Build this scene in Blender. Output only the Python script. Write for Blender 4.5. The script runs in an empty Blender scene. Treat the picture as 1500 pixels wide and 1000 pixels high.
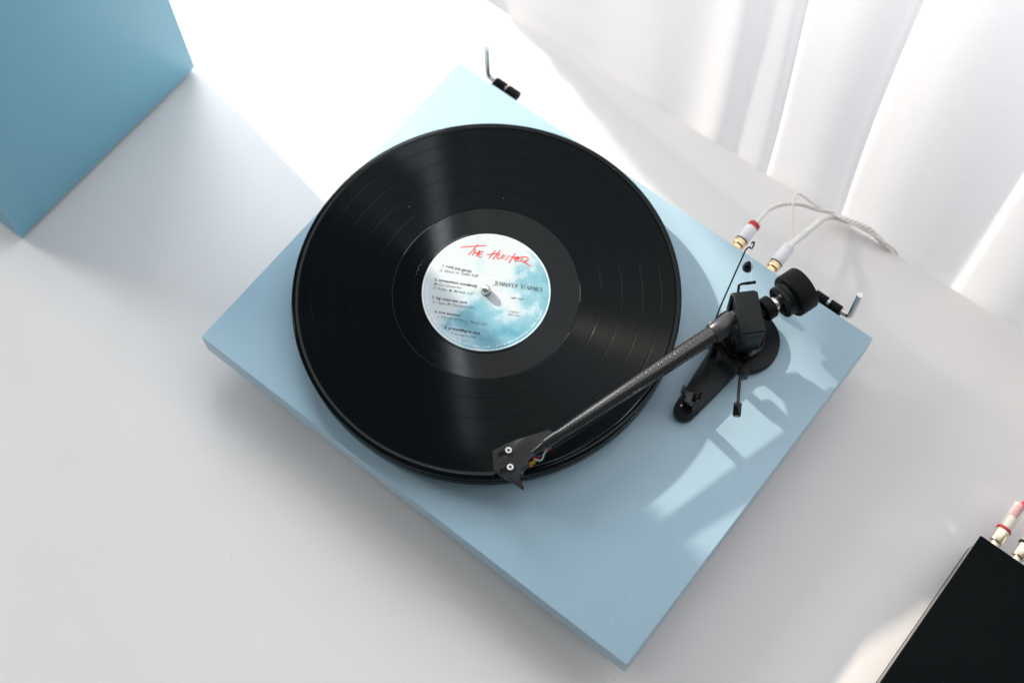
import bpy, bmesh, math, random
from mathutils import Vector, Matrix
random.seed(7)
S = bpy.context.scene
COL = S.collection
MM = 0.001

# ------------------------------------------------------------------ camera
cam = bpy.data.cameras.new("camera")
camo = bpy.data.objects.new("camera", cam)
COL.objects.link(camo)
camo.matrix_world = Matrix(((0.78484097, -0.56453968, 0.25557699, 0.4918213),
                            (0.61941406, 0.72712398, -0.29600158, -0.1965803),
                            (-0.01873152, 0.39062215, 0.92036051, 1.1207387),
                            (0, 0, 0, 1)))
cam.sensor_width = 36.0
cam.lens = 52.193
cam.clip_start = 0.02
cam.clip_end = 60
cam.dof.use_dof = True
cam.dof.focus_distance = 1.10
cam.dof.aperture_fstop = 4.0
S.camera = camo

# ------------------------------------------------------------------ world, lamps, exposure
W = bpy.data.worlds.new("World")
S.world = W
W.use_nodes = True
W.node_tree.nodes["Background"].inputs[0].default_value = (0.97, 0.98, 1.0, 1)
W.node_tree.nodes["Background"].inputs[1].default_value = 0.17

S.view_settings.view_transform = 'Standard'
S.view_settings.look = 'None'
S.view_settings.gamma = 1.0
S.view_settings.exposure = 0.2

def aim(o, d):
    o.rotation_euler = Vector(d).to_track_quat('-Z', 'Y').to_euler()

# low sunlight coming in through the window, almost along the window wall
el = math.radians(25.4)
SD = Vector((math.cos(el) * 0.9895, -math.cos(el) * 0.1446, -math.sin(el)))
sl = bpy.data.lights.new("low_sunlight", 'SPOT')
sl.energy = 4200
sl.color = (1.0, 0.88, 0.74)
sl.spot_size = math.radians(7.3)
sl.spot_blend = 0.35
sl.shadow_soft_size = 0.115
so = bpy.data.objects.new("low_sunlight", sl)
so.location = Vector((0.25, 0.25, 0.05)) - SD * 8.0
aim(so, Vector((0.30, 0.47, 0.0)) - so.location)
COL.objects.link(so)

def area(name, x0, x1, z0, z1, y, radiance, color):
    l = bpy.data.lights.new(name, 'AREA')
    l.shape = 'RECTANGLE'
    l.size = x1 - x0
    l.size_y = z1 - z0
    l.energy = radiance * math.pi * l.size * l.size_y
    l.color = color
    o = bpy.data.objects.new(name, l)
    o.location = ((x0 + x1) / 2, y, (z0 + z1) / 2)
    aim(o, (0, -1, 0))
    o.rotation_euler = (math.pi / 2, 0, 0)
    o.rotation_euler = (-math.pi / 2, 0, math.pi)
    aim(o, (0, -1, 0))
    COL.objects.link(o)
    return o
area("open_window_daylight", -3.5, -0.58, 0.35, 1.60, 0.80, 6.8, (0.91, 0.96, 1.0))
area("daylight_in_the_curtain_gap", -0.572, -0.53, 0.5, 3.2, 0.80, 10.0, (0.88, 0.95, 1.0))
area("curtained_window_daylight", -0.48, 1.6, -0.9, 0.40, 0.82, 0.38, (0.99, 0.99, 1.0))
area("upper_window_daylight", -0.48, 1.6, 0.45, 2.2, 0.82, 2.9, (0.99, 0.99, 1.0))

# added fill lamp with no visible source, brightening the table's near left
sw = area("side_fill_light", -0.5, 0.5, 0.9, 2.5, 0.0, 9.5, (1.0, 0.98, 0.96))
sw.location = (-2.6, -0.28, 1.7)
aim(sw, (1, .03, -.3))

# ------------------------------------------------------------------ materials
def mat(name, color=(.5, .5, .5), rough=.5, metal=0.0, spec=.5, bump=None, var=None, **kw):
    m = bpy.data.materials.new(name)
    m.use_nodes = True
    nt = m.node_tree
    b = nt.nodes["Principled BSDF"]
    b.inputs["Base Color"].default_value = (*color, 1)
    b.inputs["Roughness"].default_value = rough
    b.inputs["Metallic"].default_value = metal
    b.inputs["Specular IOR Level"].default_value = spec
    for k, v in kw.items():
        b.inputs[k.replace("_", " ")].default_value = v
    tc = nt.nodes.new("ShaderNodeTexCoord")
    if bump:
        n = nt.nodes.new("ShaderNodeTexNoise")
        n.inputs["Scale"].default_value = bump[0]
        n.inputs["Detail"].default_value = 4
        nt.links.new(tc.outputs["Object"], n.inputs["Vector"])
        bp = nt.nodes.new("ShaderNodeBump")
        bp.inputs["Strength"].default_value = bump[1]
        bp.inputs["Distance"].default_value = bump[2]
        nt.links.new(n.outputs["Fac"], bp.inputs["Height"])
        nt.links.new(bp.outputs["Normal"], b.inputs["Normal"])
    if var:
        n = nt.nodes.new("ShaderNodeTexNoise")
        n.inputs["Scale"].default_value = var[0]
        n.inputs["Detail"].default_value = 5
        nt.links.new(tc.outputs["Object"], n.inputs["Vector"])
        mr = nt.nodes.new("ShaderNodeMapRange")
        mr.inputs["To Min"].default_value = rough - var[1]
        mr.inputs["To Max"].default_value = rough + var[1]
        nt.links.new(n.outputs["Fac"], mr.inputs["Value"])
        nt.links.new(mr.outputs["Result"], b.inputs["Roughness"])
        mx = nt.nodes.new("ShaderNodeMix")
        mx.data_type = 'RGBA'
        mx.inputs["A"].default_value = (*[c * (1 - var[2]) for c in color], 1)
        mx.inputs["B"].default_value = (*[min(1, c * (1 + var[2])) for c in color], 1)
        nt.links.new(n.outputs["Fac"], mx.inputs["Factor"])
        nt.links.new(mx.outputs["Result"], b.inputs["Base Color"])
    return m

def dust(m, scale, thr, amount, color):
    nt = m.node_tree
    b = nt.nodes["Principled BSDF"]
    src = b.inputs["Base Color"].links[0].from_socket if b.inputs["Base Color"].is_linked else None
    tc = nt.nodes.new("ShaderNodeTexCoord")
    v = nt.nodes.new("ShaderNodeTexVoronoi")
    v.inputs["Scale"].default_value = scale
    nt.links.new(tc.outputs["Object"], v.inputs["Vector"])
    lt = nt.nodes.new("ShaderNodeMath"); lt.operation = 'LESS_THAN'; lt.inputs[1].default_value = thr
    nt.links.new(v.outputs["Distance"], lt.inputs[0])
    sc = nt.nodes.new("ShaderNodeSeparateColor")
    nt.links.new(v.outputs["Color"], sc.inputs[0])
    gt = nt.nodes.new("ShaderNodeMath"); gt.operation = 'GREATER_THAN'; gt.inputs[1].default_value = amount
    nt.links.new(sc.outputs[0], gt.inputs[0])
    mu = nt.nodes.new("ShaderNodeMath"); mu.operation = 'MULTIPLY'
    nt.links.new(lt.outputs[0], mu.inputs[0]); nt.links.new(gt.outputs[0], mu.inputs[1])
    mx = nt.nodes.new("ShaderNodeMix"); mx.data_type = 'RGBA'
    if src:
        nt.links.new(src, mx.inputs["A"])
    else:
        mx.inputs["A"].default_value = b.inputs["Base Color"].default_value
    mx.inputs["B"].default_value = (*color, 1)
    nt.links.new(mu.outputs[0], mx.inputs["Factor"])
    nt.links.new(mx.outputs["Result"], b.inputs["Base Color"])

M = {}
M['table'] = mat("white_lacquer", (.80, .79, .785), .40, spec=.4, bump=(900, .10, .0004), var=(14, .05, .015))
M['blue'] = mat("satin_blue_paint", (.362, .533, .640), .33, spec=.45, bump=(1600, .08, .0002), var=(30, .04, .02))
M['blue_speaker'] = mat("satin_blue_cabinet_paint", (.205, .475, .62), .42, spec=.35, bump=(1400, .10, .0002), var=(20, .04, .03))
M['black'] = mat("black_satin_metal", (.0035, .0055, .0065), .34, spec=.20, bump=(2500, .12, .0001), var=(60, .06, .1))
M['black_rough'] = mat("black_matte_plastic", (.003, .0045, .0055), .46, spec=.12, bump=(2000, .3, .0002))
M['black_gloss'] = mat("black_gloss_plastic", (.004, .004, .005), .12, spec=.35, var=(40, .03, .1))
M['platter'] = mat("black_platter_coating", (.0015, .003, .0038), .22, spec=.13, var=(50, .05, .1))
M['rubber'] = mat("black_rubber", (.012, .012, .012), .8, spec=.15)
M['chrome'] = mat("polished_steel", (.62, .60, .57), .16, 1.0, var=(80, .04, .05))
M['spindle'] = mat("brushed_steel", (.66, .66, .67), .30, 1.0)
M['gold'] = mat("gold_plating", (.84, .66, .38), .22, 1.0)
M['pale_gold'] = mat("pale_gold_plating", (.86, .76, .58), .28, 1.0)
M['white'] = mat("white_plastic", (.80, .80, .84), .3)
M['red'] = mat("red_plastic", (.55, .012, .02), .35)
M['green'] = mat("green_wire_insulation", (.02, .3, .18), .4)
M['bluewire'] = mat("blue_wire_insulation", (.04, .12, .3), .4)
M['wwire'] = mat("white_wire_insulation", (.75, .75, .75), .4)
M['copper'] = mat("pale_copper_sheath", (.86, .72, .64), .4)
M['cord'] = mat("translucent_cable_braid", (.92, .91, .89), .3, Transmission_Weight=.1)
M['amber'] = mat("amber_brass_pin", (.62, .30, .05), .3, 1.0)
M['clear'] = mat("clear_plastic", (.95, .95, .97), .08, Alpha=.22)
M['screw'] = mat("white_zinc_screw", (.80, .80, .80), .3, .35)
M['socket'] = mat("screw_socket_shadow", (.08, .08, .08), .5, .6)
M['collar'] = mat("dark_grey_anodised_sleeve", (.035, .038, .042), .32, spec=.5)
M['amp'] = mat("black_brushed_aluminium", (.0022, .0034, .004), .36, spec=.03, bump=(3000, .12, .0001))
M['ampside'] = mat("grey_anodised_aluminium", (.30, .30, .30), .42, .85, var=(60, .05, .05))
M['ink'] = mat("black_print", (.015, .02, .025), .6, spec=.2)
M['inkgrey'] = mat("grey_print", (.10, .12, .14), .6, spec=.2)
M['inkwhite'] = mat("white_print", (.85, .88, .9), .5, spec=.2)
M['inkfaint'] = mat("pale_grey_print_on_black", (.34, .36, .38), .5)
M['inkred'] = mat("red_print", (.66, .012, .008), .5, spec=.25)
dust(M['table'], 45, .035, .86, (.64, .63, .62))
dust(M['blue'], 60, .035, .78, (.62, .70, .76))
dust(M['blue_speaker'], 60, .035, .7, (.45, .62, .70))
dust(M['amp'], 70, .03, .75, (.05, .055, .06))
dust(M['platter'], 70, .04, .7, (.06, .065, .07))
M['floor'] = mat("pale_floor", (.5, .49, .47), .5, var=(4, .05, .05))

def weave(name, su, sv, lo, hi, rough):
    m = mat(name, (.02, .02, .02), rough, spec=.4)
    nt = m.node_tree
    b = nt.nodes["Principled BSDF"]
    uv = nt.nodes.new("ShaderNodeUVMap")
    mp = nt.nodes.new("ShaderNodeMapping")
    mp.inputs["Scale"].default_value = (su, sv, 1)
    ck = nt.nodes.new("ShaderNodeTexChecker")
    ck.inputs["Scale"].default_value = 1.0
    ck.inputs["Color1"].default_value = (*[lo] * 3, 1)
    ck.inputs["Color2"].default_value = (hi * .92, hi * .98, hi, 1)
    nt.links.new(uv.outputs["UV"], mp.inputs["Vector"])
    nt.links.new(mp.outputs["Vector"], ck.inputs["Vector"])
    nt.links.new(ck.outputs["Color"], b.inputs["Base Color"])
    bp = nt.nodes.new("ShaderNodeBump")
    bp.inputs["Strength"].default_value = .28
    bp.inputs["Distance"].default_value = .0002
    nt.links.new(ck.outputs["Fac"], bp.inputs["Height"])
    nt.links.new(bp.outputs["Normal"], b.inputs["Normal"])
    mr = nt.nodes.new("ShaderNodeMapRange")
    mr.inputs["To Min"].default_value = rough
    mr.inputs["To Max"].default_value = rough + .22
    nt.links.new(ck.outputs["Fac"], mr.inputs["Value"])
    nt.links.new(mr.outputs["Result"], b.inputs["Roughness"])
    b.inputs["Coat Weight"].default_value = .8 if su > 2 else .12
    b.inputs["Coat Roughness"].default_value = .05
    return m
M['weave'] = weave("carbon_fibre_tube", 18, 110, .001, .014, .16)
M['weave2'] = weave("carbon_fibre_plate", 1, 1, .002, .013, .4)

def vinyl(name, groove):
    m = bpy.data.materials.new(name)
    m.use_nodes = True
    nt = m.node_tree
    b = nt.nodes["Principled BSDF"]
    b.inputs["Base Color"].default_value = (.0005, .0022, .0028, 1)
    b.inputs["Specular IOR Level"].default_value = .04 if groove else .19
    tc = nt.nodes.new("ShaderNodeTexCoord")
    ln = nt.nodes.new("ShaderNodeVectorMath")
    ln.operation = 'LENGTH'
    sep = nt.nodes.new("ShaderNodeSeparateXYZ")
    cmb = nt.nodes.new("ShaderNodeCombineXYZ")
    nt.links.new(tc.outputs["Object"], sep.inputs[0])
    nt.links.new(sep.outputs[0], cmb.inputs[0])
    nt.links.new(sep.outputs[1], cmb.inputs[1])
    nt.links.new(cmb.outputs[0], ln.inputs[0])
    n1 = nt.nodes.new("ShaderNodeTexNoise")
    n1.noise_dimensions = '1D'
    n1.inputs["Scale"].default_value = 1300 if groove else 60
    n1.inputs["Detail"].default_value = 6
    n1.inputs["Roughness"].default_value = .75
    nt.links.new(ln.outputs["Value"], n1.inputs["W"])
    mr = nt.nodes.new("ShaderNodeMapRange")
    mr.inputs["From Min"].default_value = .3
    mr.inputs["From Max"].default_value = .7
    mr.inputs["To Min"].default_value = 0.32 if groove else .05
    mr.inputs["To Max"].default_value = .48 if groove else .075
    nt.links.new(n1.outputs["Fac"], mr.inputs["Value"])
    nt.links.new(mr.outputs["Result"], b.inputs["Roughness"])
    if groove:
        b.inputs["Coat Weight"].default_value = .11
        b.inputs["Coat Roughness"].default_value = .07
        b.inputs["Anisotropic"].default_value = 1.0
        b.inputs["Anisotropic Rotation"].default_value = .25
        tg = nt.nodes.new("ShaderNodeTangent")
        tg.direction_type = 'RADIAL'
        tg.axis = 'Z'
        nt.links.new(tg.outputs[0], b.inputs["Tangent"])
        # very fine ring relief plus speckle, so the sunlit sector glitters
        n2 = nt.nodes.new("ShaderNodeTexNoise")
        n2.inputs["Scale"].default_value = 2600
        n2.inputs["Detail"].default_value = 2
        nt.links.new(tc.outputs["Object"], n2.inputs["Vector"])
        ad = nt.nodes.new("ShaderNodeMath")
        ad.operation = 'MULTIPLY_ADD'
        ad.inputs[1].default_value = .35
        nt.links.new(n2.outputs["Fac"], ad.inputs[0])
        nt.links.new(n1.outputs["Fac"], ad.inputs[2])
        bp = nt.nodes.new("ShaderNodeBump")
        bp.inputs["Strength"].default_value = .22
        bp.inputs["Distance"].default_value = .00006
        nt.links.new(ad.outputs[0], bp.inputs["Height"])
        nt.links.new(bp.outputs["Normal"], b.inputs["Normal"])
    # dust
    v = nt.nodes.new("ShaderNodeTexVoronoi")
    v.inputs["Scale"].default_value = 75
    nt.links.new(tc.outputs["Object"], v.inputs["Vector"])
    lt = nt.nodes.new("ShaderNodeMath")
    lt.operation = 'LESS_THAN'
    lt.inputs[1].default_value = .028
    nt.links.new(v.outputs["Distance"], lt.inputs[0])
    wn = nt.nodes.new("ShaderNodeMath")
    wn.operation = 'GREATER_THAN'
    wn.inputs[1].default_value = .72
    sp = nt.nodes.new("ShaderNodeSeparateColor")
    nt.links.new(v.outputs["Color"], sp.inputs[0])
    nt.links.new(sp.outputs[0], wn.inputs[0])
    mu = nt.nodes.new("ShaderNodeMath")
    mu.operation = 'MULTIPLY'
    nt.links.new(lt.outputs[0], mu.inputs[0])
    nt.links.new(wn.outputs[0], mu.inputs[1])
    mx = nt.nodes.new("ShaderNodeMix")
    mx.data_type = 'RGBA'
    mx.inputs["A"].default_value = (.0005, .0022, .0028, 1)
    mx.inputs["B"].default_value = (.16, .18, .19, 1)
    nt.links.new(mu.outputs[0], mx.inputs["Factor"])
    nt.links.new(mx.outputs["Result"], b.inputs["Base Color"])
    return m
M['groove'] = vinyl("grooved_vinyl", True)
M['smooth'] = vinyl("smooth_vinyl", False)

def label_mat():
    m = mat("cloud_printed_paper", (.7, .75, .78), .5, spec=.3)
    nt = m.node_tree
    b = nt.nodes["Principled BSDF"]
    tc = nt.nodes.new("ShaderNodeTexCoord")
    mp = nt.nodes.new("ShaderNodeMapping")
    mp.inputs["Rotation"].default_value = (0, 0, math.radians(12))
    mp.inputs["Scale"].default_value = (1, 1.1, 1)
    nt.links.new(tc.outputs["Object"], mp.inputs["Vector"])
    n = nt.nodes.new("ShaderNodeTexNoise")
    n.inputs["Scale"].default_value = 21
    n.inputs["Detail"].default_value = 9
    n.inputs["Roughness"].default_value = .6
    n.inputs["Distortion"].default_value = .15
    nt.links.new(mp.outputs["Vector"], n.inputs["Vector"])
    # bluer towards the right hand side of the printed picture
    sep = nt.nodes.new("ShaderNodeSeparateXYZ")
    nt.links.new(tc.outputs["Object"], sep.inputs[0])
    g = nt.nodes.new("ShaderNodeMath")
    g.operation = 'MULTIPLY_ADD'
    g.inputs[1].default_value = 3.6
    nt.links.new(sep.outputs[0], g.inputs[0])
    nt.links.new(n.outputs["Fac"], g.inputs[2])
    r = nt.nodes.new("ShaderNodeValToRGB")
    e = r.color_ramp.elements
    e[0].position = .47; e[0].color = (.54, .60, .62, 1)
    e[1].position = .72; e[1].color = (.085, .29, .385, 1)
    k = r.color_ramp.elements.new(.535); k.color = (.42, .56, .61, 1)
    k = r.color_ramp.elements.new(.59); k.color = (.21, .42, .50, 1)
    nt.links.new(g.outputs[0], r.inputs[0])
    nt.links.new(r.outputs[0], b.inputs["Base Color"])
    return m
M['label'] = label_mat()

def curtain_mat():
    m = bpy.data.materials.new("sheer_white_voile")
    m.use_nodes = True
    nt = m.node_tree
    nt.nodes.clear()
    out = nt.nodes.new("ShaderNodeOutputMaterial")
    d = nt.nodes.new("ShaderNodeBsdfDiffuse")
    t = nt.nodes.new("ShaderNodeBsdfTranslucent")
    tr = nt.nodes.new("ShaderNodeBsdfTransparent")
    d.inputs[0].default_value = (.90, .90, .92, 1)
    t.inputs[0].default_value = (.93, .93, .95, 1)
    tr.inputs[0].default_value = (1, 1, 1, 1)
    a = nt.nodes.new("ShaderNodeMixShader")
    a.inputs[0].default_value = .62
    c = nt.nodes.new("ShaderNodeMixShader")
    tc = nt.nodes.new("ShaderNodeTexCoord")
    n = nt.nodes.new("ShaderNodeTexNoise")
    n.inputs["Scale"].default_value = 700
    n.inputs["Detail"].default_value = 2
    mr = nt.nodes.new("ShaderNodeMapRange")
    mr.inputs["To Min"].default_value = .05
    mr.inputs["To Max"].default_value = .17
    nt.links.new(tc.outputs["Object"], n.inputs["Vector"])
    nt.links.new(n.outputs["Fac"], mr.inputs["Value"])
    nt.links.new(mr.outputs["Result"], c.inputs[0])
    nt.links.new(d.outputs[0], a.inputs[1])
    nt.links.new(t.outputs[0], a.inputs[2])
    nt.links.new(a.outputs[0], c.inputs[1])
    nt.links.new(tr.outputs[0], c.inputs[2])
    nt.links.new(c.outputs[0], out.inputs[0])
    return m
M['curtain'] = curtain_mat()

# ------------------------------------------------------------------ builders (all sizes in millimetres)
def thing(name, label, cat, loc, group=None):
    o = bpy.data.objects.new(name, None)
    o.empty_display_size = .02
    o.location = Vector(loc) * MM
    COL.objects.link(o)
    o['label'] = label
    o['category'] = cat
    if group:
        o['group'] = group
    o['_org'] = list(loc)
    return o

def link(name, bm, m, parent=None, smooth=True, origin=None, label=None, sharp=35):
    org = Vector(origin) if origin else (Vector(parent['_org']) if parent else Vector((0, 0, 0)))
    for v in bm.verts:
        v.co = (v.co - org) * MM
    bmesh.ops.recalc_face_normals(bm, faces=bm.faces)
    me = bpy.data.meshes.new(name)
    bm.to_mesh(me)
    bm.free()
    for p in me.polygons:
        p.use_smooth = smooth
    if smooth:
        me.set_sharp_from_angle(angle=math.radians(sharp))
    o = bpy.data.objects.new(name, me)
    me.materials.append(m)
    COL.objects.link(o)
    if parent:
        o.parent = parent
        o.location = (org - Vector(parent['_org'])) * MM
    else:
        o.location = org * MM
    o['_org'] = list(org)
    if label:
        o['label'] = label
    return o

def add(bm, verts, faces):
    vs = [bm.verts.new(v) for v in verts]
    fs = []
    for f in faces:
        try:
            fs.append(bm.faces.new([vs[i] for i in f]))
        except ValueError:
            pass
    return vs, fs

def lathe(prof, c=(0, 0, 0), axis=(0, 0, 1), n=48, bm=None, closed=False):
    """prof: (radius, height) pairs along axis from point c"""
    bm = bm or bmesh.new()
    q = Vector(axis).to_track_quat('Z', 'Y')
    c = Vector(c)
    rings = []
    for r, h in prof:
        if r <= 1e-6:
            rings.append([bm.verts.new(c + q @ Vector((0, 0, h)))])
        else:
            rings.append([bm.verts.new(c + q @ Vector((r * math.cos(2 * math.pi * i / n), r * math.sin(2 * math.pi * i / n), h))) for i in range(n)])
    prs = list(zip(rings, rings[1:]))
    if closed:
        prs.append((rings[-1], rings[0]))
    for a, b in prs:
        for i in range(n):
            j = (i + 1) % n
            if len(a) == 1 and len(b) == 1:
                continue
            if len(a) == 1:
                bm.faces.new((a[0], b[j], b[i]))
            elif len(b) == 1:
                bm.faces.new((a[i], a[j], b[0]))
            else:
                bm.faces.new((a[i], a[j], b[j], b[i]))
    return bm

def smooth_path(pts, k=6):
    P = [Vector(p) for p in pts]
    if len(P) < 3:
        return P
    out = []
    for i in range(len(P) - 1):
        p0 = P[max(i - 1, 0)]; p1 = P[i]; p2 = P[i + 1]; p3 = P[min(i + 2, len(P) - 1)]
        for s in range(k):
            t = s / k
            out.append(.5 * ((2 * p1) + (-p0 + p2) * t + (2 * p0 - 5 * p1 + 4 * p2 - p3) * t * t + (-p0 + 3 * p1 - 3 * p2 + p3) * t ** 3))
    out.append(P[-1])
    return out

def tube(pts, r, n=12, bm=None, smooth=0, uv=None):
    bm = bm or bmesh.new()
    P = smooth_path(pts, smooth) if smooth else [Vector(p) for p in pts]
    L = len(P)
    R = [r] * L if not isinstance(r, (list, tuple)) else r
    if len(R) != L:
        R = [R[0] + (R[-1] - R[0]) * i / (L - 1) for i in range(L)]
    up = Vector((0, 0, 1))
    T = [(P[min(i + 1, L - 1)] - P[max(i - 1, 0)]).normalized() for i in range(L)]
    if abs(T[0].dot(up)) > .95:
        up = Vector((1, 0, 0))
    rings = []
    side = T[0].cross(up).normalized()
    for i in range(L):
        side = (side - T[i] * side.dot(T[i])).normalized()
        nrm = side.cross(T[i])
        rings.append([bm.verts.new(P[i] + (side * math.cos(2 * math.pi * k / n) + nrm * math.sin(2 * math.pi * k / n)) * R[i]) for k in range(n)])
    ul = bm.loops.layers.uv.verify() if uv else None
    d = 0
    for i in range(L - 1):
        d2 = d + (P[i + 1] - P[i]).length
        for k in range(n):
            j = (k + 1) % n
            f = bm.faces.new((rings[i][k], rings[i][j], rings[i + 1][j], rings[i + 1][k]))
            if uv:
                for lp, c in zip(f.loops, ((k / n, d / uv), ((k + 1) / n, d / uv), ((k + 1) / n, d2 / uv), (k / n, d2 / uv))):
                    lp[ul].uv = c
        d = d2
    bm.faces.new(rings[0][::-1])
    bm.faces.new(rings[-1])
    return bm

def box(x0, x1, y0, y1, z0, z1, bev=0, seg=2, bm=None, frame=None):
    t = bmesh.new()
    add(t, [(x0, y0, z0), (x1, y0, z0), (x1, y1, z0), (x0, y1, z0), (x0, y0, z1), (x1, y0, z1), (x1, y1, z1), (x0, y1, z1)],
        [(3, 2, 1, 0), (4, 5, 6, 7), (0, 1, 5, 4), (1, 2, 6, 5), (2, 3, 7, 6), (3, 0, 4, 7)])
    if bev:
        bmesh.ops.bevel(t, geom=t.edges[:], offset=bev, segments=seg, affect='EDGES', profile=.5)
    return merge(t, bm, frame)

def merge(t, bm, frame=None):
    if frame:
        bmesh.ops.transform(t, matrix=frame, verts=t.verts)
    if bm is None:
        return t
    me = bpy.data.meshes.new("t")
    t.to_mesh(me)
    t.free()
    bm.from_mesh(me)
    bpy.data.meshes.remove(me)
    return bm

def prism(poly, z0, z1, bev=0, seg=2, bm=None, frame=None):
    t = bmesh.new()
    n = len(poly)
    zz = z1 if isinstance(z1, (list, tuple)) else [z1] * n
    z00 = z0 if isinstance(z0, (list, tuple)) else [z0] * n
    add(t, [(x, y, z00[i]) for i, (x, y) in enumerate(poly)] + [(x, y, zz[i]) for i, (x, y) in enumerate(poly)],
        [tuple(range(n - 1, -1, -1)), tuple(range(n, 2 * n))] + [(i, (i + 1) % n, n + (i + 1) % n, n + i) for i in range(n)])
    if bev:
        es = [e for e in t.edges if any(len(f.verts) == n for f in e.link_faces)]
        bmesh.ops.bevel(t, geom=es, offset=bev, segments=seg, affect='EDGES', profile=.5)
    return merge(t, bm, frame)

def frame(o, xdir, z=(0, 0, 1)):
    x = Vector(xdir).normalized()
    z = Vector(z)
    z = (z - x * z.dot(x)).normalized()
    y = z.cross(x)
    m = Matrix((x, y, z)).transposed().to_4x4()
    m.translation = Vector(o)
    return m

def set_org(o, org):
    o['_org'] = list(org)

# ------------------------------------------------------------------ floor, table, curtain
bm = bmesh.new()
add(bm, [(-4000, -3000, -740), (4000, -3000, -740), (4000, 3500, -740), (-4000, 3500, -740)], [(0, 1, 2, 3)])
o = link("floor", bm, M['floor'], smooth=False)
o['kind'] = 'structure'

bm = bmesh.new()
tb = thing("table", "white lacquered table top under the turntable, ending at the sheer curtain", "table", (100, 100, -740))
poly = [(-900, -600), (1000, -600), (1000, 438.5), (-900, 393.0)]
link("table_top", prism(poly, -28, 0, 1.2, 3), M['table'], tb)
for x, y in ((-850, -550), (950, -550), (-850, 340), (950, 380)):
    link("leg", box(x - 25, x + 25, y - 25, y + 25, -740, -28.2, 2), M['table'], tb)

def curtain():
    # plan of the folds: x, depth
    rnd = random.Random(3)
    ctl = []
    x = -760.0
    while x < -70:
        w = rnd.uniform(34, 70)
        ctl += [(x, rnd.uniform(0, 5)), (x + w * .5, rnd.uniform(14, 24))]
        x += w
    ctl += [(-62, 2), (-10, 9), (60, 3), (120, 8), (165, 4), (190, 18), (204, 12), (214, 6), (236, 10), (247, 3), (253, 12), (285, 20), (312, 12), (323, 5), (331, 13),
            (362, 21), (400, 14), (436, 1), (446, 14), (480, 24), (520, 10), (552, 2), (562, 16), (600, 20), (650, 2), (690, 20), (740, 4), (800, 20), (860, 3), (920, 20), (980, 4), (1040, 18), (1100, 4), (1200, 18)]
    P = smooth_path([(a, b, 0) for a, b in ctl], 8)
    xs = [p.x for p in P]
    left = [(-740, -60), (0, -62), (39, -106), (100, -150), (2700, -152)]
    def lin(tab, z):
        for (z0, a), (z1, b) in zip(tab, tab[1:]):
            if z <= z1:
                return a + (b - a) * (z - z0) / (z1 - z0)
        return tab[-1][1]
    zs = [-740 + i * 40 for i in range(18)] + [-20, 0, 20, 40, 70, 100, 140, 180, 220, 260, 300, 340, 380, 426, 470, 520, 570, 620, 690, 760, 830, 900, 1000, 1150, 1300, 1500, 1700, 1900, 2100, 2300, 2500, 2700]
    x0 = xs[0]
    bm = bmesh.new()
    def depth(p, z, x):
        sway = 3.2 * math.sin(z * .006 + p.x * .011) + 2 * math.sin(z * .013 + p.x * .03)
        amp = 1.0 + .25 * math.sin(z * .004 + p.x * .02)
        return x + sway * .5, 416 + (x + 48) * .024 + 9 + p.y * amp * .36 + sway * .6
    def grid(rows):
        rows = [[bm.verts.new(v) for v in r] for r in rows]
        for r0, r1 in zip(rows, rows[1:]):
            for i in range(len(r0) - 1):
                bm.faces.new((r0[i], r0[i + 1], r1[i + 1], r1[i]))
    main = [p for p in P if p.x > -62]
    hem = [p for p in P if -150 < p.x <= -62]
    rows = []
    for z in zs:
        a = lin(left, z)
        row = []
        for p in hem:
            x, y = depth(p, z, a + (p.x + 150) / 88 * (-62 - a))
            row.append((x, y, z))
        for p in main:
            x, y = depth(p, z, p.x)
            row.append((x, y, z))
        rows.append(row)
    grid(rows)
    # swept-back curtain wing, out of view, its outline shaped to cut off the sunlight
    low = [(-660, 561), (-562, 472), (-498, 410), (-369, 264), (-277, 180), (-201, 110), (-137, 47), (-106, 16)]
    top = [(-660, 600), (-497, 520), (-340, 430), (-190, 370), (-106, 330)]
    wing = [p for p in P if p.x < -106]
    rows = []
    for k in range(14):
        f = k / 13
        row = []
        for p in wing:
            x = -660 + (p.x - x0) / (-106 - x0) * 554
            zl, zt = lin(low, x), lin(top, x)
            z = zl + (zt - zl) * f
            xx, y = depth(p, z, x)
            row.append((xx, y + 3, z))
        rows.append(row)
    grid(rows)
    o = link("sheer_curtain", bm, M['curtain'])
    o['label'] = "sheer white curtain hanging in soft folds behind the far edge of the table"
    o['category'] = "curtain"
    return o
curtain()

# ------------------------------------------------------------------ speaker
sp = thing("loudspeaker", "matt blue speaker cabinet standing upright on the table, cut off by the photo's corner", "speaker", (-330, 90, 0))
link("cabinet", box(-470, -205, -19, 198, 5, 400, .8, 2), M['blue_speaker'], sp)
for x, y in ((-230, 10), (-230, 170), (-445, 10), (-445, 170)):
    link("foot", lathe([(0, 0), (9, 0), (10, 1), (10, 5.2), (0, 5.2)], (x, y, 0), n=24), M['rubber'], sp)

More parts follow.
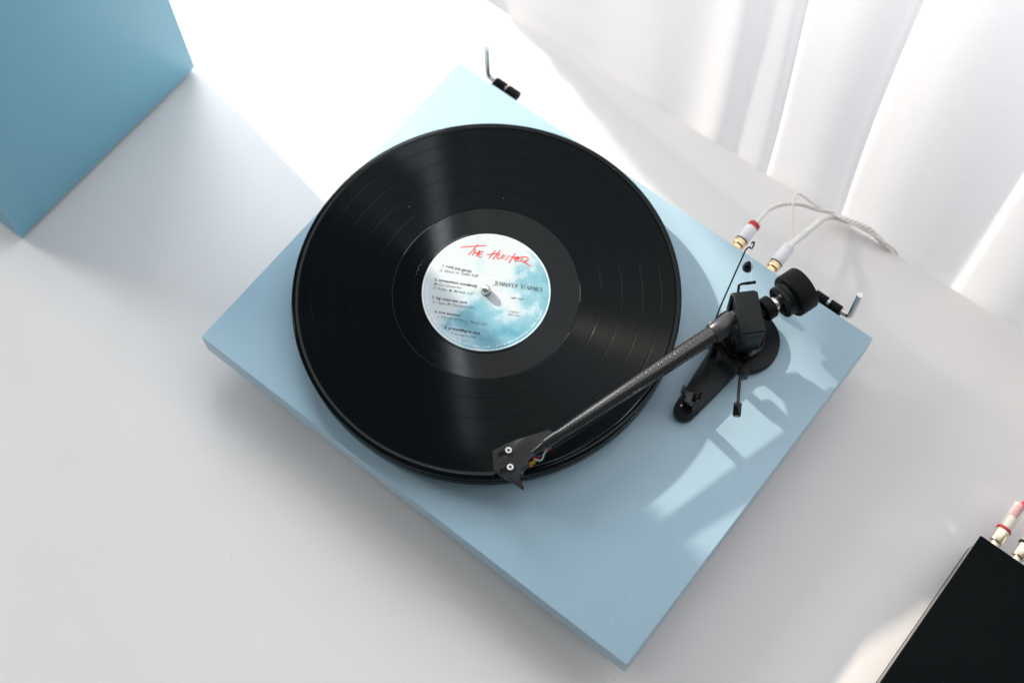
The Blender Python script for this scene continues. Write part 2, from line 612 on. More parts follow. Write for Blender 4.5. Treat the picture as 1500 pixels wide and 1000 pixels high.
# ------------------------------------------------------------------ turntable
ZT = 53.0
TT = thing("turntable", "light blue record player with black carbon tonearm resting on its playing record", "turntable", (207.8, 160.7, 0))
link("plinth", box(0, 415.6, 0, 321.4, 27.4, ZT, .7, 3), M['blue'], TT)
for x, y in ((45, 50), (370, 50), (45, 275), (370, 275)):
    link("foot", lathe([(0, -7), (20, -7), (22, -5), (22, 14), (14, 18), (14, 27.6), (0, 27.6)], (x, y, 0), n=36), M['rubber'], TT)
CX, CY = 160.6, 159.3
c = (CX, CY, 0)
link("platter", lathe([(0, 57), (146, 57), (149.2, 58.2), (150, 59.5), (150, 66.2), (149.3, 66.9), (149.3, 67.6), (150, 68.3), (150, 72.2), (149.0, 73.4), (148.2, 74.2), (0, 74.2)], c, n=240), M['platter'], TT, origin=(CX, CY, 66))
link("sub_platter", lathe([(0, 53.1), (70, 53.1), (70, 57), (0, 57)], c, n=64), M['black'], TT)
link("platter_mat", lathe([(146, 74.3), (146.5, 76.2), (0, 76.2)], c, n=160), M['rubber'], TT)
link("spindle", lathe([(3.6, 74), (3.6, 82.6), (3.3, 83.8), (2.6, 84.9), (1.4, 85.6), (0, 85.8)], c, n=32), M['spindle'], TT)

# ------------------------------------------------------------------ record
RZ = 76.3
RT = 78.3
rec = thing("vinyl_record", "black vinyl record with a cloudy sky paper label lying on the platter", "record", (CX, CY, RZ))
gaps = [88.5, 104.5, 120.5, 135]
prof = [(73.0, RT - .25)]
for g in gaps:
    prof += [(g - .70, RT - .25), (g - .48, RT - .36), (g + .48, RT - .36), (g + .70, RT - .25)]
prof += [(146.0, RT - .25)]
body = [(146.0, RT - .25), (146.6, RT - .1), (147.5, RT + .12), (149.2, RT + .16), (150.3, RT - .05), (151, RT - .6), (150.6, RT - 1.3), (149, RZ + .1), (0, RZ)]
link("grooved_area", lathe(prof, c, n=256), M['groove'], rec, origin=(CX, CY, RZ), sharp=3)
link("vinyl_disc", lathe([(3.7, RT - .05), (51, RT - .05), (51.8, RT - .22), (72.2, RT - .22), (72.6, RT - .42), (73.0, RT - .25)], c, n=200), M['smooth'], rec, origin=(CX, CY, RZ), sharp=3)
link("rim", lathe(body, c, n=256), M['smooth'], rec, origin=(CX, CY, RZ))
lab = link("paper_label", lathe([(3.9, RT + .05), (14.2, RT + .05), (14.5, RT - .02), (14.9, RT - .02), (15.2, RT + .07), (49.6, RT + .07), (50, RT)], c, n=160), M['label'], rec, origin=(CX, CY, RZ), sharp=4)

LZ = RT + .13
def text_mesh(body, size, bold=0, shear=0, spacing=1):
    cu = bpy.data.curves.new("t", 'FONT')
    cu.body = body
    cu.size = size
    cu.offset = bold
    cu.shear = shear
    cu.space_character = spacing
    cu.resolution_u = 3
    cu.fill_mode = 'FRONT' if hasattr(cu, 'fill_mode') else 'BOTH'
    ob = bpy.data.objects.new("t", cu)
    COL.objects.link(ob)
    bpy.context.view_layer.update()
    me = bpy.data.meshes.new_from_object(ob.evaluated_get(bpy.context.evaluated_depsgraph_get()))
    bpy.data.objects.remove(ob)
    bpy.data.curves.remove(cu)
    bm = bmesh.new()
    bm.from_mesh(me)
    bpy.data.meshes.remove(me)
    return bm

def place_text(name, body, a, b, m, parent, origin, z, size=None, bold=0, shear=0, xy_is_local=True, spacing=1, sqy=1.0):
    t = text_mesh(body, 1.0, bold, shear, spacing)
    xs = [v.co.x for v in t.verts]
    x0, x1 = min(xs), max(xs)
    A = Vector((a[0], a[1], 0)); B = Vector((b[0], b[1], 0))
    L = (B - A).length
    s = L / (x1 - x0)
    sy = (size or s) * sqy
    X = (B - A).normalized()
    Y = Vector((-X.y, X.x, 0))
    for v in t.verts:
        v.co = Vector(origin) * 1 + A + X * (v.co.x - x0) * s + Y * v.co.y * sy + Vector((0, 0, z))
    return link(name, t, m, parent, smooth=False, origin=(origin[0], origin[1], 0) if False else None)

set_org(lab, (CX, CY, RZ))
LO = (CX, CY, 0)
def upright(bm):
    for f in bm.faces:
        if f.normal.z < 0:
            f.normal_flip()
lines = [('1. rock you gently', (-40.42, -4.18), (-19.09, 5.62), 1),
('G. Alison, H. Galfas 4:08', (-39.65, -8.81), (-12.79, 5.67), 0),
('2. somewhere somebody', (-37.68, -17.32), (-7.67, -1.54), 1),
('M. Carl Groenthal', (-35.83, -20.48), (-16.41, -10.09), 0),
('A. Kozlar, M. McNally 3:47', (-34.39, -23.65), (-5.8, -8.5), 0),
('3. big noise new york', (-29.66, -30.3), (-4.81, -17.11), 1),
('D. Fagan, M. Clements 5:00', (-27.01, -33.01), (1.57, -17.64), 0),
('4. true emotion', (-20.35, -38.37), (-2.67, -28.94), 1),
('J. Warnes, B. Ginn, J. Famen 4:01', (-16.41, -40.11), (18.58, -22.16), 0),
('5. pretending to care', (-5.86, -43.87), (18.84, -31.33), 1),
('T. Rundgren 4:44', (1.13, -44.57), (18.26, -35.95), 0),
('LMP 1007', (18.52, 6.7), (28.13, 11.95), 0),
('STEREO', (24.54, -3.03), (31.58, 0.75), 0),
('SIDE ONE', (25.45, -5.46), (34.18, -0.86), 0)]
for s, a, b, k in lines:
    place_text("track_title" if k else "small_print", s, a, b, M['ink'] if k else M['inkgrey'], lab, LO, LZ, bold=.022 if k else .006, shear=0 if k else .28)

# small capitals name, big initials, with serifs
def name_caps():
    a = Vector((0.33, 7.69)); b = Vector((34.66, 26.55))
    X = (b - a).normalized(); Y = Vector((-X.y, X.x))
    L = (b - a).length
    G = {'J': ([(.55, 1), (.55, .05), (.3, -.18), (.05, -.1)],), 'E': ([(.1, 0), (.1, 1)], [(.1, 1), (.62, 1), (.62, .85)], [(.1, .52), (.5, .52)], [(.1, 0), (.65, 0), (.65, .16)]),
         'N': ([(.1, 0), (.1, 1)], [(.1, 1), (.8, 0)], [(.8, 0), (.8, 1)]), 'I': ([(.2, 0), (.2, 1)],), 'F': ([(.1, 0), (.1, 1)], [(.1, 1), (.6, 1), (.6, .85)], [(.1, .52), (.5, .52)]),
         'R': ([(.1, 0), (.1, 1)], [(.1, 1), (.45, 1), (.6, .85), (.6, .65), (.45, .5), (.1, .5)], [(.38, .5), (.75, 0)]), 'W': ([(0, 1), (.3, 0)], [(.3, 0), (.52, .9)], [(.52, .9), (.8, 0)], [(.8, 0), (1.08, 1)]),
         'A': ([(0, 0), (.4, 1)], [(.4, 1), (.8, 0)], [(.15, .36), (.65, .36)]), 'S': ([(.6, .85), (.4, 1), (.15, .9), (.12, .7), (.55, .4), (.55, .12), (.35, 0), (.1, .1)],)}
    Wd = {'J': .75, 'E': .85, 'N': 1.05, 'I': .5, 'F': .8, 'R': .9, 'W': 1.2, 'A': .95, 'S': .8, ' ': .55}
    word = "JENNIFER WARNES"
    sc = [1.28 if i in (0, 9) else 1.0 for i in range(len(word))]
    tot = sum(Wd[ch] * s for ch, s in zip(word, sc))
    u = L / tot
    bm = bmesh.new()
    x = 0
    for ch, s in zip(word, sc):
        if ch != ' ':
            for st in G[ch]:
                pts = [a + X * (x + p[0] * s * u) + Y * (p[1] * s * u * 1.1) for p in st]
                vert = abs(st[0][0] - st[-1][0]) < .01 or ch in 'SJ' or (ch == 'W' and st[0][1] == 1) or (ch == 'A' and st[0][1] == 1) or (ch == 'N' and st[0] == (.1, 1))
                ribbon(bm, pts, (.52 if vert else .30), LZ)
                if ch != 'S' and len(st) == 2 and abs(st[0][1] - st[1][1]) > .8:
                    for q in pts:
                        ribbon(bm, [q - X * .32, q + X * .32], .16, LZ + .01)
        x += Wd[ch] * s * u
    link("artist_name", bm, M['ink'], lab, smooth=False)

def ribbon(bm, pts, w, z):
    P = [Vector((p[0], p[1])) for p in pts]
    L = len(P)
    prev = None
    for i in range(L):
        t = (P[min(i + 1, L - 1)] - P[max(i - 1, 0)]).normalized()
        n = Vector((-t.y, t.x)) * w / 2
        a = bm.verts.new((CX + P[i].x + n.x, CY + P[i].y + n.y, z))
        b = bm.verts.new((CX + P[i].x - n.x, CY + P[i].y - n.y, z))
        if prev:
            bm.faces.new((prev[0], prev[1], b, a))
        prev = (a, b)
name_caps()
strokes = [[(-39.74, 17.4), (-33.73, 23.18), (-24.79, 30.86)], [(-30.5, 27.95), (-30.56, 15.83)], [(-29.27, 23.61), (-28.05, 17.4)], [(-26.17, 24.88), (-25.22, 18.84)], [(-28.76, 20.16), (-25.51, 21.92)], [(-22.84, 25.42), (-25.1, 23.97), (-24.78, 21.44), (-23.5, 20.02), (-21.5, 21.19)], [(-24.72, 21.79), (-22.46, 23.08)], [(-16.33, 32.27), (-16.21, 23.56)], [(-19.73, 24.97), (-13.53, 30.9)], [(-13.37, 34.56), (-13.26, 24.57)], [(-11.92, 32.14), (-11.82, 28.32), (-10.3, 27.69), (-9.06, 30.0), (-9.12, 33.33)], [(-7.43, 29.23), (-8.04, 33.87), (-4.75, 29.96), (-5.18, 35.41)], [(-2.39, 39.9), (-1.41, 29.78)], [(-3.73, 34.87), (2.27, 38.02)], [(0.5, 35.53), (2.19, 36.83), (2.18, 38.4), (0.35, 37.88), (0.18, 35.5), (1.71, 34.43), (3.6, 35.9)], [(4.78, 35.69), (4.48, 39.96)], [(2.19, 38.56), (4.91, 41.57), (8.08, 42.37), (8.55, 39.96), (5.86, 36.9)], [(6.56, 37.74), (14.07, 38.25)]]
bm = bmesh.new()
for i, s in enumerate(strokes):
    pts = [(p.x, p.y) for p in smooth_path([(x, y, 0) for x, y in s], 5)] if i not in (11,) else s
    ribbon(bm, pts, .84, LZ + .004 * i)
link("handwritten_title", bm, M['inkred'], lab, smooth=False)

def rim_text():
    s = "UNAUTHORIZED DUPLICATION IS A VIOLATION OF APPLICABLE LAWS - ALL RIGHTS RESERVED - MADE IN USA"
    bm = bmesh.new()
    a0, a1 = math.radians(210), math.radians(375)
    R = 46.9
    for i, ch in enumerate(s):
        if ch == ' ':
            continue
        t = text_mesh(ch, 1.9)
        a = a0 + (a1 - a0) * i / (len(s) - 1)
        X = Vector((-math.sin(a), math.cos(a), 0))
        Y = Vector((-math.cos(a), -math.sin(a), 0))
        for v in t.verts:
            v.co = Vector((CX, CY, LZ)) + Vector((math.cos(a), math.sin(a), 0)) * R + X * v.co.x + Y * v.co.y
        merge(t, bm)
    link("rim_print", bm, M['inkwhite'], lab, smooth=False)
rim_text()
# pale printed edge line of the label, and the matrix number scratched in the run-out
link("label_edge_line", lathe([(48.9, LZ - .02), (49.5, LZ - .02)], c, n=120), M['inkwhite'], lab)
bm = bmesh.new()
for i in range(9):
    a = math.radians(190 + i * 1.7)
    p = Vector((math.cos(a), math.sin(a))) * (57 + random.uniform(-.5, .5))
    q = p + Vector((random.uniform(-.6, .6), random.uniform(-.9, .9)))
    ribbon(bm, [p, q], .16, RT - .2)
link("scratched_marks", bm, M['inkfaint'], rec, smooth=False)

# ------------------------------------------------------------------ tonearm
AX = Vector((331.3, 256.0, 99.0))          # on the arm axis, by the pivot
HT = Vector((279.0, 90.0, 98.3))           # where the tube meets the headshell
AD = (HT - AX).normalized()
UPV = Vector((0, 0, 1))
SIDE = AD.cross(UPV).normalized()
# tube, tapered, flattening into the headshell
pts = [AX + (HT - AX) * t for t in (0, .15, .3, .5, .7, .85, .95, 1.0, 1.04)]
tb_ = link("tonearm_tube", tube(pts, [6.9, 6.8, 6.6, 6.1, 5.4, 4.8, 4.2, 3.8, 3.0], 48, uv=200.0), M['weave'], TT)
cl0 = AX + AD * 27
link("tube_collar", lathe([(0, -2), (7.5, -2), (7.9, -1.4), (7.9, 17.4), (7.5, 18), (0, 18)], AX + AD * 11, AD, n=40), M['collar'], TT)
# printed line and lettering along the lower flank of the tube
def on_tube(s, ang, lift=.06):
    t = s
    p = AX + (HT - AX) * t
    r = 6.95 - 2.7 * t ** 1.7 + lift
    return p + (SIDE * math.cos(ang) + UPV * math.sin(ang)) * r
sd = 1 if (SIDE.x * 1 + SIDE.y * -1) > 0 else -1
angp = math.radians(28) if sd > 0 else math.radians(152)
bm = bmesh.new()
for s0, s1 in ((.33, .53), (.63, .80)):
    k = 8
    for i in range(k):
        a = on_tube(s0 + (s1 - s0) * i / k, angp); b = on_tube(s0 + (s1 - s0) * (i + 1) / k, angp)
        d = (b - a).normalized()
        n = d.cross((a - (AX + (HT - AX) * s0)).normalized()).normalized() if False else UPV * .16
        vs = [bm.verts.new(q) for q in (a - n, b - n, b + n, a + n)]
        bm.faces.new(vs)
link("pinstripe", bm, M['inkfaint'], tb_, smooth=False)
t = text_mesh("Pro-Ject", 2.9, 0, .25)
A0 = on_tube(.61, angp + .02, .12); B0 = on_tube(.55, angp + .02, .12)
X = (B0 - A0).normalized()
Nn = (SIDE * math.cos(angp) + UPV * math.sin(angp))
Yt = Nn.cross(X).normalized()
for v in t.verts:
    v.co = A0 + X * v.co.x + Yt * (v.co.y - .9) + Nn * .03
link("lettering", t, M['inkfaint'], tb_, smooth=False)

# headshell: one carbon plate with finger lift, outline measured on the arm's own plane
hs = [(249.9, 55.6), (254.0, 65.5), (259.0, 75.0), (264.2, 81.5), (268.0, 86.5), (272.8, 94.0), (279.6, 92.6), (277.4, 84.0), (275.6, 76.0), (275.2, 70.0), (274.6, 62.5), (274.2, 57.0),
      (276.0, 52.8), (279.6, 50.9), (284.6, 49.0), (285.6, 47.6), (283.6, 46.6), (279.4, 47.4), (275.5, 46.2), (270.0, 45.2), (264.6, 44.6), (259.4, 45.0)]
zt = [98.2] * len(hs)
for i in (14, 15, 16):
    zt[i] = 96.9
for i in (5, 6):
    zt[i] = 100.5
hbm = prism(hs, [z - 2.6 for z in zt], zt, .7, 3)
ul = hbm.loops.layers.uv.verify()
for f in hbm.faces:
    for lp in f.loops:
        q = lp.vert.co
        lp[ul].uv = ((q - HT).dot(AD) / 1.15, (q - HT).dot(SIDE) / 1.15)
head = link("headshell", hbm, M['weave2'], TT)
# raised rib where the tube grows out of the plate
link("headshell_rib", tube([HT + AD * -4 + UPV * .2, HT + AD * 4, HT + AD * 12 - UPV * .8, HT + AD * 20 - UPV * 2.2], [4.4, 4.0, 3.0, 1.6], 20, uv=200.0), M['weave'], head)
for (x, y) in ((259.3, 63.1), (268.2, 53.8)):
    # slot, screw, socket
    link("screw_slot", prism([(x - 5.6, y - 6.2), (x - 2.4, y - 8.0), (x + 1.7, y - .9), (x - 1.7, y + .9)], 98.16, 98.26), M['black_rough'], head, smooth=False)
    sc = link("screw", lathe([(0, 98.2), (2.35, 98.2), (2.45, 98.6), (2.45, 100.0), (2.2, 100.35), (1.25, 100.35), (1.15, 99.3), (0, 99.3)], (x, y, 0), n=28), M['screw'], head)
    link("hex_socket", lathe([(0, .03), (1.12, .03)], (x, y, 99.3), n=6), M['socket'], sc)

# cartridge under the headshell
cd = AD.copy()
Cc = Vector((266.5, 60.5, 0))
fr = frame((0, 0, 0), -cd)
def cart(x0, x1, y0, y1, z0, z1, bev):
    return box(x0, x1, y0, y1, z0, z1, bev, 2, frame=Matrix.Translation(Cc) @ frame((0, 0, 0), -Vector((cd.x, cd.y, 0))))
ca = link("cartridge", cart(-8, 8, -8.4, 8.4, 83, 95.5, 1.2), M['black_gloss'], TT)
link("stylus_block", cart(-13, -4, -4, 4, 79.3, 84, .8), M['black'], ca)
# brass pins and signal wires behind it
back = -Vector((cd.x, cd.y, 0)).normalized()
lat = Vector((-back.y, back.x, 0))
for i, (l, z) in enumerate(((-5.2, 86.6), (-5.2, 91.6), (-1.7, 88.0), (-1.8, 92.3))):
    p = Cc + back * 8 + lat * l * 1.4 + Vector((0, 0, z))
    link("terminal_pin", lathe([(0, 0), (1.15, 0), (1.3, 1.2), (1.3, 2.4), (.85, 2.8), (.85, 5.4), (0, 5.6)], p, back, n=14), M['amber'], ca)
tb0 = HT + Vector((2.2, -2.5, -2.4))
for i, (m, dx, dy) in enumerate((('green', 0, 0), ('wwire', -1.2, -1.6), ('red', -.2, .8), ('bluewire', -.9, .6))):
    p = Cc + back * 13 + lat * (-7.2 + 1.6 * i) + Vector((0, 0, 90 + (i % 2)))
    e = HT + AD * 1.5 + Vector((-.6 + .5 * i, -1 + .2 * i, -2.6))
    q1 = e + Vector((2.2 + dx, -7 + dy * .4, -1.4))
    q2 = p + back * 4.5 + lat * (-2.6 + dx)
    link("signal_wire", tube([e, e * .5 + q1 * .5 + Vector((1.4, 0, .5)), q1, q2, p], .42, 8, smooth=5), M[m], ca)
t = text_mesh("2M", 2.5, .02)
A0 = Cc - lat * 0 + Vector((0, 0, 0))
P0 = Vector((272.4, 52.2, 94.6))
for v in t.verts:
    v.co = P0 + Vector((.86, .5, 0)) * v.co.x * 1.3 + Vector((-.5, .86, 0)) * v.co.y
# the mark sits on a small tab at the side of the cartridge body
link("cartridge_tab", prism([(271.5, 51.4), (278.5, 55.0), (276.6, 59.2), (270, 57)], 92.0, 94.55, .3), M['black_gloss'], ca)
link("lettering", t, M['inkwhite'], ca, smooth=False)

# pivot: round base, arm-rest beam, pillar, gimbal ring, yoke
PC = (338.0, 256.5, 0)
link("arm_base", lathe([(0, 53.05), (27.2, 53.05), (28.0, 53.8), (28.0, 58.3), (27.3, 59.1), (20, 59.3), (19.4, 59.3), (0, 59.3)], PC, n=96), M['black'], TT)
link("arm_base_collar", lathe([(17.5, 59.3), (17.5, 63.8), (16.8, 64.6), (11.5, 64.8), (11.0, 66), (0, 66)], (336.5, 255.0, 0), n=48), M['black_gloss'], TT)
beam = []
e = Vector((335.9, 181.5))
for k in range(13):
    a = math.radians(196 + k * 148 / 12)
    beam.append((e.x + 8.7 * math.cos(a), e.y + 8.7 * math.sin(a)))
beam += [(350.5, 236.0), (336, 246), (321.5, 241.0)]
rest = link("arm_rest", prism(beam, 53.1, 61.6, .8, 3), M['black'], TT)
link("rest_post", lathe([(5.6, 61.6), (5.6, 62.4), (4.4, 63.0), (4.2, 80.4), (0, 80.6)], (336.2, 184.0, 0), n=28), M['black_gloss'], rest)
# U-shaped clip for the parked arm
cbm = bmesh.new()
dirx = Vector((0.95, .30, 0)).normalized()
cc = Vector((336.0, 184.6, 84.2))
prof = []
for k in range(15):
    a = math.radians(160 + k * 220 / 14)
    prof.append((7.0 * math.cos(a), 5.4 * math.sin(a)))
prof = [(-7.6, 7.0), (-6.9, 5.0)] + prof + [(6.9, 3.2), (7.6, 4.4)]
inn = [(x * .80, y * .76 + .25) for x, y in prof]
ydir = Vector((-dirx.y, dirx.x, 0))
def c3(p, w):
    return cc + dirx * p[0] + Vector((0, 0, p[1])) + ydir * w
vo = [[cbm.verts.new(c3(p, w)) for p in prof] for w in (-3.2, 3.2)]
vi = [[cbm.verts.new(c3(p, w)) for p in inn] for w in (-3.2, 3.2)]
for i in range(len(prof) - 1):
    cbm.faces.new((vo[0][i], vo[0][i + 1], vo[1][i + 1], vo[1][i]))
    cbm.faces.new((vi[0][i], vi[0][i + 1], vi[1][i + 1], vi[1][i]))
    for w in (0, 1):
        cbm.faces.new((vo[w][i], vo[w][i + 1], vi[w][i + 1], vi[w][i]))
for i in (0, len(prof) - 1):
    cbm.faces.new((vo[0][i], vo[1][i], vi[1][i], vi[0][i]))
link("rest_clip", cbm, M['black_gloss'], rest)

link("pivot_pillar", lathe([(9.5, 64), (9.5, 82), (7, 86), (0, 86)], (339.5, 252.0, 0), n=40), M['black'], TT)
YC = Vector((336.9, 252.8, 0))
LD = Vector((.714, -.70, 0)).normalized()      # long axis of the yoke
SDr = Vector((.70, .714, 0)).normalized()
yf = frame(YC, LD)
ybm = box(-16.6, 16.6, -9.4, 9.4, 108.6, 115.2, 1.0, 3, frame=yf)
box(13.4, 16.3, -9.1, 9.1, 80, 108.8, 1.0, 2, bm=ybm, frame=yf)
box(-19.6, -13.2, -10.6, 9.4, 84, 112.0, 2.2, 4, bm=ybm, frame=yf)
box(-16.0, -13.4, -9.0, 9.0, 100, 109, .5, 2, bm=ybm, frame=yf)
box(-17, 16, -7.5, 7.5, 78.5, 83.5, 1.0, 2, bm=ybm, frame=yf)
link("bearing_yoke", ybm, M['black'], TT)
for s in (-19.2, 16.1):
    pass
link("gimbal_ring", lathe([(6.2, -4.5), (12.6, -4.5), (13.4, -3.8), (13.4, 3.8), (12.6, 4.5), (6.2, 4.5)], AX - AD * 1.5 + Vector((2.6, -.3, -1)), AD, n=48, closed=True), M['black'], TT)
link("rear_bearing_disc", lathe([(0, -5), (8.4, -5), (9.1, -4.2), (9.1, 2.6), (8.4, 3.4), (0, 3.4)], Vector((342.2, 272.0, 95)), AD, n=48), M['black_rough'], TT)
# counterweight stub and weight
ST = Vector((343.3, 277.5, 93.0))
link("weight_shaft", tube([Vector((341.0, 268, 95)), ST, Vector((350.5, 301.0, 90.0))], [4.0, 3.9, 3.9], 24), M['spindle'], TT, label="short shiny steel shaft carrying the counterweight")
link("shaft_sleeve", lathe([(0, 0), (5.2, 0), (5.4, .6), (5.4, 3.0), (0, 3.0)], Vector((343.9, 278.0, 93.5)), -AD, n=30), M['chrome'], TT)
WD = -AD
WC = Vector((346.6, 284.6, 89.5))
cw = link("counterweight", lathe([(0, 8.4), (16.6, 8.4), (17.2, 9.1), (17.4, 10.3), (17.4, 23.0), (16.8, 24.0), (15.8, 24.4), (0, 24.4)], WC, WD, n=96), M['black_rough'], TT)
link("force_dial", lathe([(4.2, 1.5), (11.2, 0.2), (12.2, 0), (12.9, .6), (12.9, 3.6), (12.4, 4.0), (12.4, 4.7), (12.9, 5.1), (13.4, 9.1), (4, 9.1)], WC, WD, n=72), M['black'], cw)
tk = bmesh.new()
qd = Vector(WD).to_track_quat('Z', 'Y')
for k in range(34):
    a = 2 * math.pi * k / 34
    r0, r1 = (8.6, 10.7) if k % 5 == 0 else (9.6, 10.7)
    ca_, sa_ = math.cos(a), math.sin(a)
    w = .14
    def q(r, s):
        return WC + qd @ Vector((r * ca_ - s * sa_, r * sa_ + s * ca_, .06 + (10.9 - r) / 7 * 1.3 - .12 - .06))
    vs = [tk.verts.new(p) for p in (q(r0, -w), q(r1, -w), q(r1, w), q(r0, w))]
    tk.faces.new(vs)
link("scale_marks", tk, M['inkfaint'], cw, smooth=False)

# cueing lift: bar under the arm, rod and knob
lv = link("cueing_lever", tube([(352.5, 229.5, 76), (357.4, 218.7, 78), (367.3, 202.3, 77)], 1.25, 14), M['black_gloss'], TT)
link("lever_knob", lathe([(0, 0), (2.7, 0), (3.1, .5), (3.1, 9.6), (2.7, 10.2), (0, 10.2)], (366.6, 203.4, 77.1), Vector((.50, -.86, -.06)), n=28), M['black_gloss'], lv)
link("lever_bracket", box(-5, 5, -3, 3, 66, 79, .6, frame=frame((354.5, 229.0, 0), LD)), M['black'], TT)
link("lift_column", lathe([(3.6, 66), (3.6, 84), (2, 85), (2, 90), (0, 90)], (327.0, 229.0, 0), n=24), M['black'], TT)
link("lift_bar", tube([(318.5, 233.0, 90), (327.0, 229.0, 91), (338, 223, 91)], 1.3, 12, smooth=4), M['black_rough'], TT)

# anti-skating wire with hook, thread and weight
wr = [(316.5, 244.5, 72), (314.2, 249.6, 88), (309.4, 271.8, 100), (305.4, 291.6, 110), (304.6, 295.4, 111.3), (305.4, 299.0, 111.5), (307.6, 298.6, 112), (307.4, 301.2, 112.6), (306.4, 303.8, 112.6), (305.4, 303.6, 112.4), (305.2, 302.0, 112.2)]
link("antiskate_wire", tube(wr, .62, 10, smooth=6), M['black'], TT)
link("wire_holder", box(-4.4, 4.4, -3.2, 3.2, 59, 76, 1, frame=frame((317.0, 243.6, 0), LD)), M['black'], TT)
link("wire_clamp_screw", lathe([(0, 0), (1.8, 0), (1.8, 5), (0, 5.4)], (313.6, 243.8, 73), (0, 0, 1), n=6), M['chrome'], TT)
link("antiskate_stub", tube([(320.4, 263.6, 104), (317.2, 268.8, 110.2), (318.4, 270.8, 110.4), (325.8, 278.4, 110.4)], [1.0, 1.0, 1.0, 1.0], 14), M['black'], TT)
nb = bmesh.new()
for k in range(4):
    p = Vector((320.8, 273.3, 110.4)) + Vector((1.35, 1.4, 0)) * k
    lathe([(0, -.55), (1.35, -.55), (1.35, .55), (0, .55)], p, Vector((.69, .72, 0)), n=16, bm=nb)
link("stub_notches", nb, M['black'], TT)
link("thread", tube([(306.8, 299.8, 113.2), (323.4, 276.0, 111.6)], .11, 6), M['wwire'], TT)
link("hanging_thread", tube([(306.8, 299.8, 112.6), (306.9, 302.4, 88)], .11, 6), M['wwire'], TT)
link("antiskate_weight", lathe([(0, 0), (3.3, 0), (3.9, .7), (3.9, 4.2), (3.0, 6.6), (2.3, 8.2), (2.1, 9.4), (1.7, 9.9), (.9, 9.9), (.8, 9), (0, 9)], (307.4, 302.0, 71.5), n=32), M['black'], TT)

# hinge pins along the back edge
for x0, sgn in ((22.8, 1), (390.2, -1)):
    y = 331.6
    z = 40.0
    def X_(d):
        return x0 + sgn * d
    hg = link("hinge_pin", tube([(X_(31), y, z), (X_(5.5), y, z), (X_(2.4), y, z + .6), (X_(.8), y, z + 2.4), (X_(0), y, z + 5.5), (X_(0), y + .6, z + 41)], 2.35, 6 if False else 20), M['chrome'], TT)
    for d0, d1 in ((8.5, 19.0), (21.5, 33.0)):
        link("hinge_sleeve", lathe([(2.3, 0), (3.9, 0), (4.2, .4), (4.2, d1 - d0 - .4), (3.9, d1 - d0), (2.3, d1 - d0)], (X_(d0), y, z), (sgn, 0, 0), n=24, closed=True), M['black_rough'], TT)
    link("hinge_plate", box(min(X_(7), X_(34)), max(X_(7), X_(34)), 321.5, 329, 33, 41, .6), M['black_rough'], TT)

# sockets on the back
for x, m in ((283.6, 'red'), (317.0, 'white')):
    link("phono_socket", lathe([(0, 0), (5.6, 0), (5.6, 5.5), (4.2, 5.6), (4.2, 8.5), (0, 8.5)], (x, 321.5, 38), (0, 1, 0), n=32), M['gold'], TT)
    link("socket_ring", lathe([(5.7, 0), (6.5, 0), (6.5, 4.2), (5.7, 4.2)], (x, 321.5, 38), (0, 1, 0), n=32, closed=True), M[m], TT)

# ------------------------------------------------------------------ phono cable (one thing: two plugs, two cords, earth wire)
PH = thing("phono_cable", "translucent braided signal cable with white plugs running off behind the curtain", "cable", (300, 345, 30))
def plug(x, red):
    y0 = 330.6
    p = link("plug", lathe([(0, 5), (4.9, 5), (5.2, 5.5), (5.2, 19.5), (4.9, 20), (0, 20)], (x, y0, 38), (0, 1, 0), n=40), M['white'], PH)
    link("gold_collar", lathe([(0, 0), (5.1, 0), (5.3, .5), (5.3, 1.9), (4.9, 2.2), (4.9, 3.0), (5.3, 3.3), (5.3, 4.6), (5.0, 5), (0, 5)], (x, y0, 38), (0, 1, 0), n=40), M['gold'], p)
    link("black_band", lathe([(5.0, 0), (5.5, 0), (5.5, 1.0), (5.0, 1.0)], (x, y0 + 4.9, 38), (0, 1, 0), n=40, closed=True), M['black'], p)
    link("end_ring", lathe([(0, 0), (5.0, 0), (5.0, 4.2), (4.4, 5), (0, 5)], (x, y0 + 20, 38), (0, 1, 0), n=40), M['red'] if red else M['white'], p)
plug(283.6, True)
plug(317.2, False)

def braid(path, R, r, pitch, name, n=3):
    P = smooth_path(path, 16)
    bm = bmesh.new()
    for s in range(n):
        Q = []
        d = 0
        for i, p in enumerate(P):
            t = (P[min(i + 1, len(P) - 1)] - P[max(i - 1, 0)]).normalized()
            u = t.cross(Vector((0, 0, 1)))
            if u.length < .1:
                u = t.cross(Vector((1, 0, 0)))
            u.normalize()
            w = u.cross(t)
            if i:
                d += (p - P[i - 1]).length
            a = d / pitch * 2 * math.pi + s * 2 * math.pi / n
            Q.append(p + u * R * math.cos(a) + w * R * math.sin(a))
        tube(Q, r, 8, bm=bm)
    return link(name, bm, M['cord'], PH)
braid([(283.6, 355.5, 38), (283.2, 365, 35), (283.5, 378, 30), (290, 392, 26), (300, 403, 20), (312, 411, 13), (322, 420, 6), (333, 427, -6), (352, 430, -30), (370, 432, -80)], 1.0, 1.05, 11, "cord")
braid([(317.2, 355.5, 38), (317.5, 364, 34), (318.6, 380, 26), (320, 396, 19), (321, 409, 11), (326, 419, 4), (340, 425, 2), (356, 428, 1.6), (375, 427, -6), (392, 428, -24), (410, 431, -80)], 1.4, 1.4, 12, "cord")
link("earth_wire", tube([(316.4, 361, 34), (313, 368, 33), (303, 382, 36), (295.5, 394, 38), (295, 403, 33), (301, 408, 24), (312, 413, 14), (326, 418, 7), (342, 422, 4), (362, 424.5, 2.5), (384, 427, -4), (398, 429, -40)], .75, 10, smooth=6), M['copper'], PH)

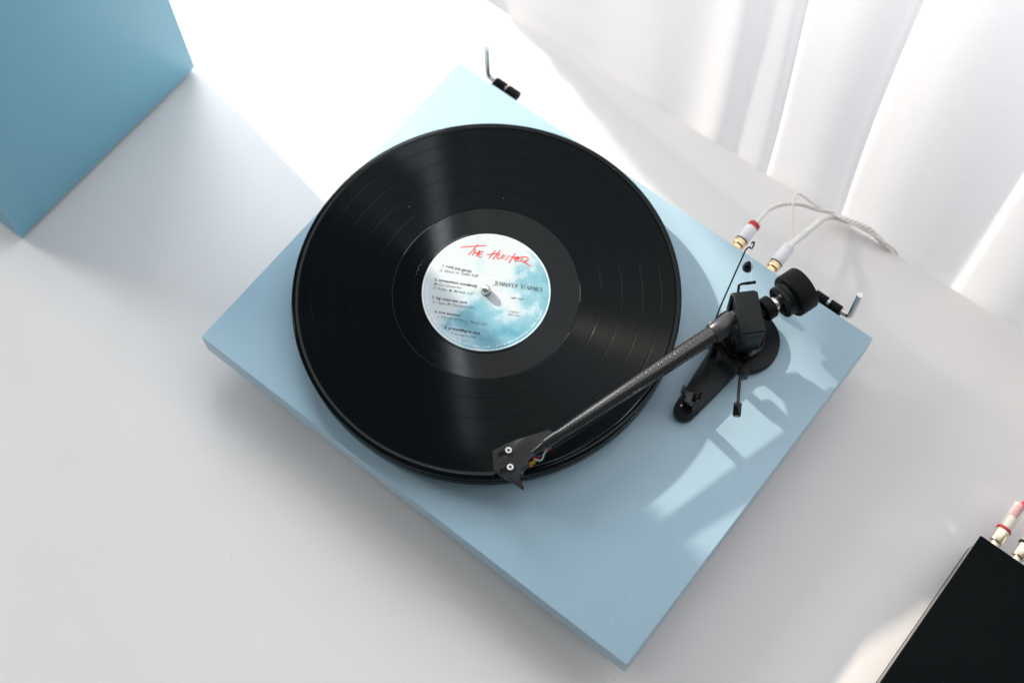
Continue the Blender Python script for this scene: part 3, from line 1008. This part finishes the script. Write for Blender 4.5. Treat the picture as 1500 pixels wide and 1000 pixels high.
# ------------------------------------------------------------------ amplifier
AM = thing("amplifier", "small flat black metal amplifier box at the lower right of the turntable", "amplifier", (667, 140, 0))
link("chassis", box(565.0, 769, 37, 241.4, 4, 37.2, .8, 2), M['ampside'], AM)
link("top_cover", box(564.6, 770, 36, 242.6, 37.3, 40, .9, 3), M['amp'], AM)
link("lower_cover", box(564.7, 769.5, 36.5, 242.0, 3, 8, .7, 2), M['amp'], AM)
link("back_panel", box(567, 767, 241.3, 242.9, 9.4, 37.0, .2), M['amp'], AM)
for x, y in ((585, 60), (750, 60), (585, 220), (750, 220)):
    link("foot", lathe([(0, 0), (8, 0), (8, 3.1), (0, 3.1)], (x, y, 0), n=20), M['rubber'], AM)
link("switch", box(567.6, 571.0, 242.9, 248.6, 17, 25, .5), M['black_rough'], AM)
for x in (577.4, 596.6):
    bp = link("binding_post", lathe([(0, 0), (4.6, 0), (4.8, .5), (4.8, 7.0), (4.0, 7.6), (0, 7.6)], (x, 242.9, 22), (0, 1, 0), n=10), M['clear'], AM)
    link("post_core", lathe([(0, 0), (3.3, 0), (3.3, 8.6), (0, 8.6)], (x, 243.1, 22), (0, 1, 0), n=24), M['pale_gold'], AM)

def speaker_cable(x, colour, label, path):
    o = thing("speaker_plug", label, "speaker plug", (x, 262, 22), "clear-sleeved plugs in the back of the amplifier")
    link("barrel", lathe([(0, 0), (5.3, 0), (5.5, .5), (5.5, 10.6), (5.2, 11), (0, 11)], (x, 251.8, 22), (0, 1, 0), n=36), M['pale_gold'], o)
    link("band", lathe([(5.0, 0), (6.0, 0), (6.0, 2.0), (5.0, 2.0)], (x, 262.9, 22), (0, 1, 0), n=36, closed=True), M[colour], o)
    link("inner_tube", lathe([(0, 0), (3.9, 0), (3.9, 13), (0, 13)], (x, 263.2, 22), (0, 1, 0), n=28), M['pale_gold'], o)
    link("sleeve", lathe([(4.6, 0), (5.4, 0), (5.4, 23), (5.0, 23.6), (4.6, 23)], (x, 264.9, 22), (0, 1, 0), n=40, closed=True), M['clear'], o)
    link("cable", tube([(x, 276.3, 22), (x + .4, 283, 22)] + path, 3.1, 18, smooth=6), M[colour], o)
speaker_cable(577.4, 'red', "clear plug with a red ring in the amplifier's back, red cable leaving it", [(579, 289, 24), (585, 295, 24), (600, 300, 22), (640, 306, 16)])
speaker_cable(596.6, 'black', "clear plug with a black ring in the amplifier's back, beside the red-ringed one", [(598, 289, 20), (608, 296, 17), (640, 300, 12)])

# everything that stands on the table sits 7 mm lower than the turntable's own measuring plane
DROP = -7.0
for o, dx, dy in ((tb, 0, 4), (sp, -4.4, 1.8), (AM, .5, 2.8)):
    o.location += Vector((dx, dy, DROP)) * MM
for o in list(COL.objects):
    if o.name.startswith('speaker_plug'):
        o.location += Vector((.5, 2.8, DROP)) * MM
bpy.data.objects['sheer_curtain'].location.y += 4 * MM
bpy.data.objects['floor'].location.z += DROP * MM
S.cycles.use_denoising = True
S.cycles.max_bounces = 10
S.cycles.transparent_max_bounces = 16
S.cycles.caustics_reflective = False
S.cycles.caustics_refractive = False
S.cycles.sample_clamp_indirect = 4
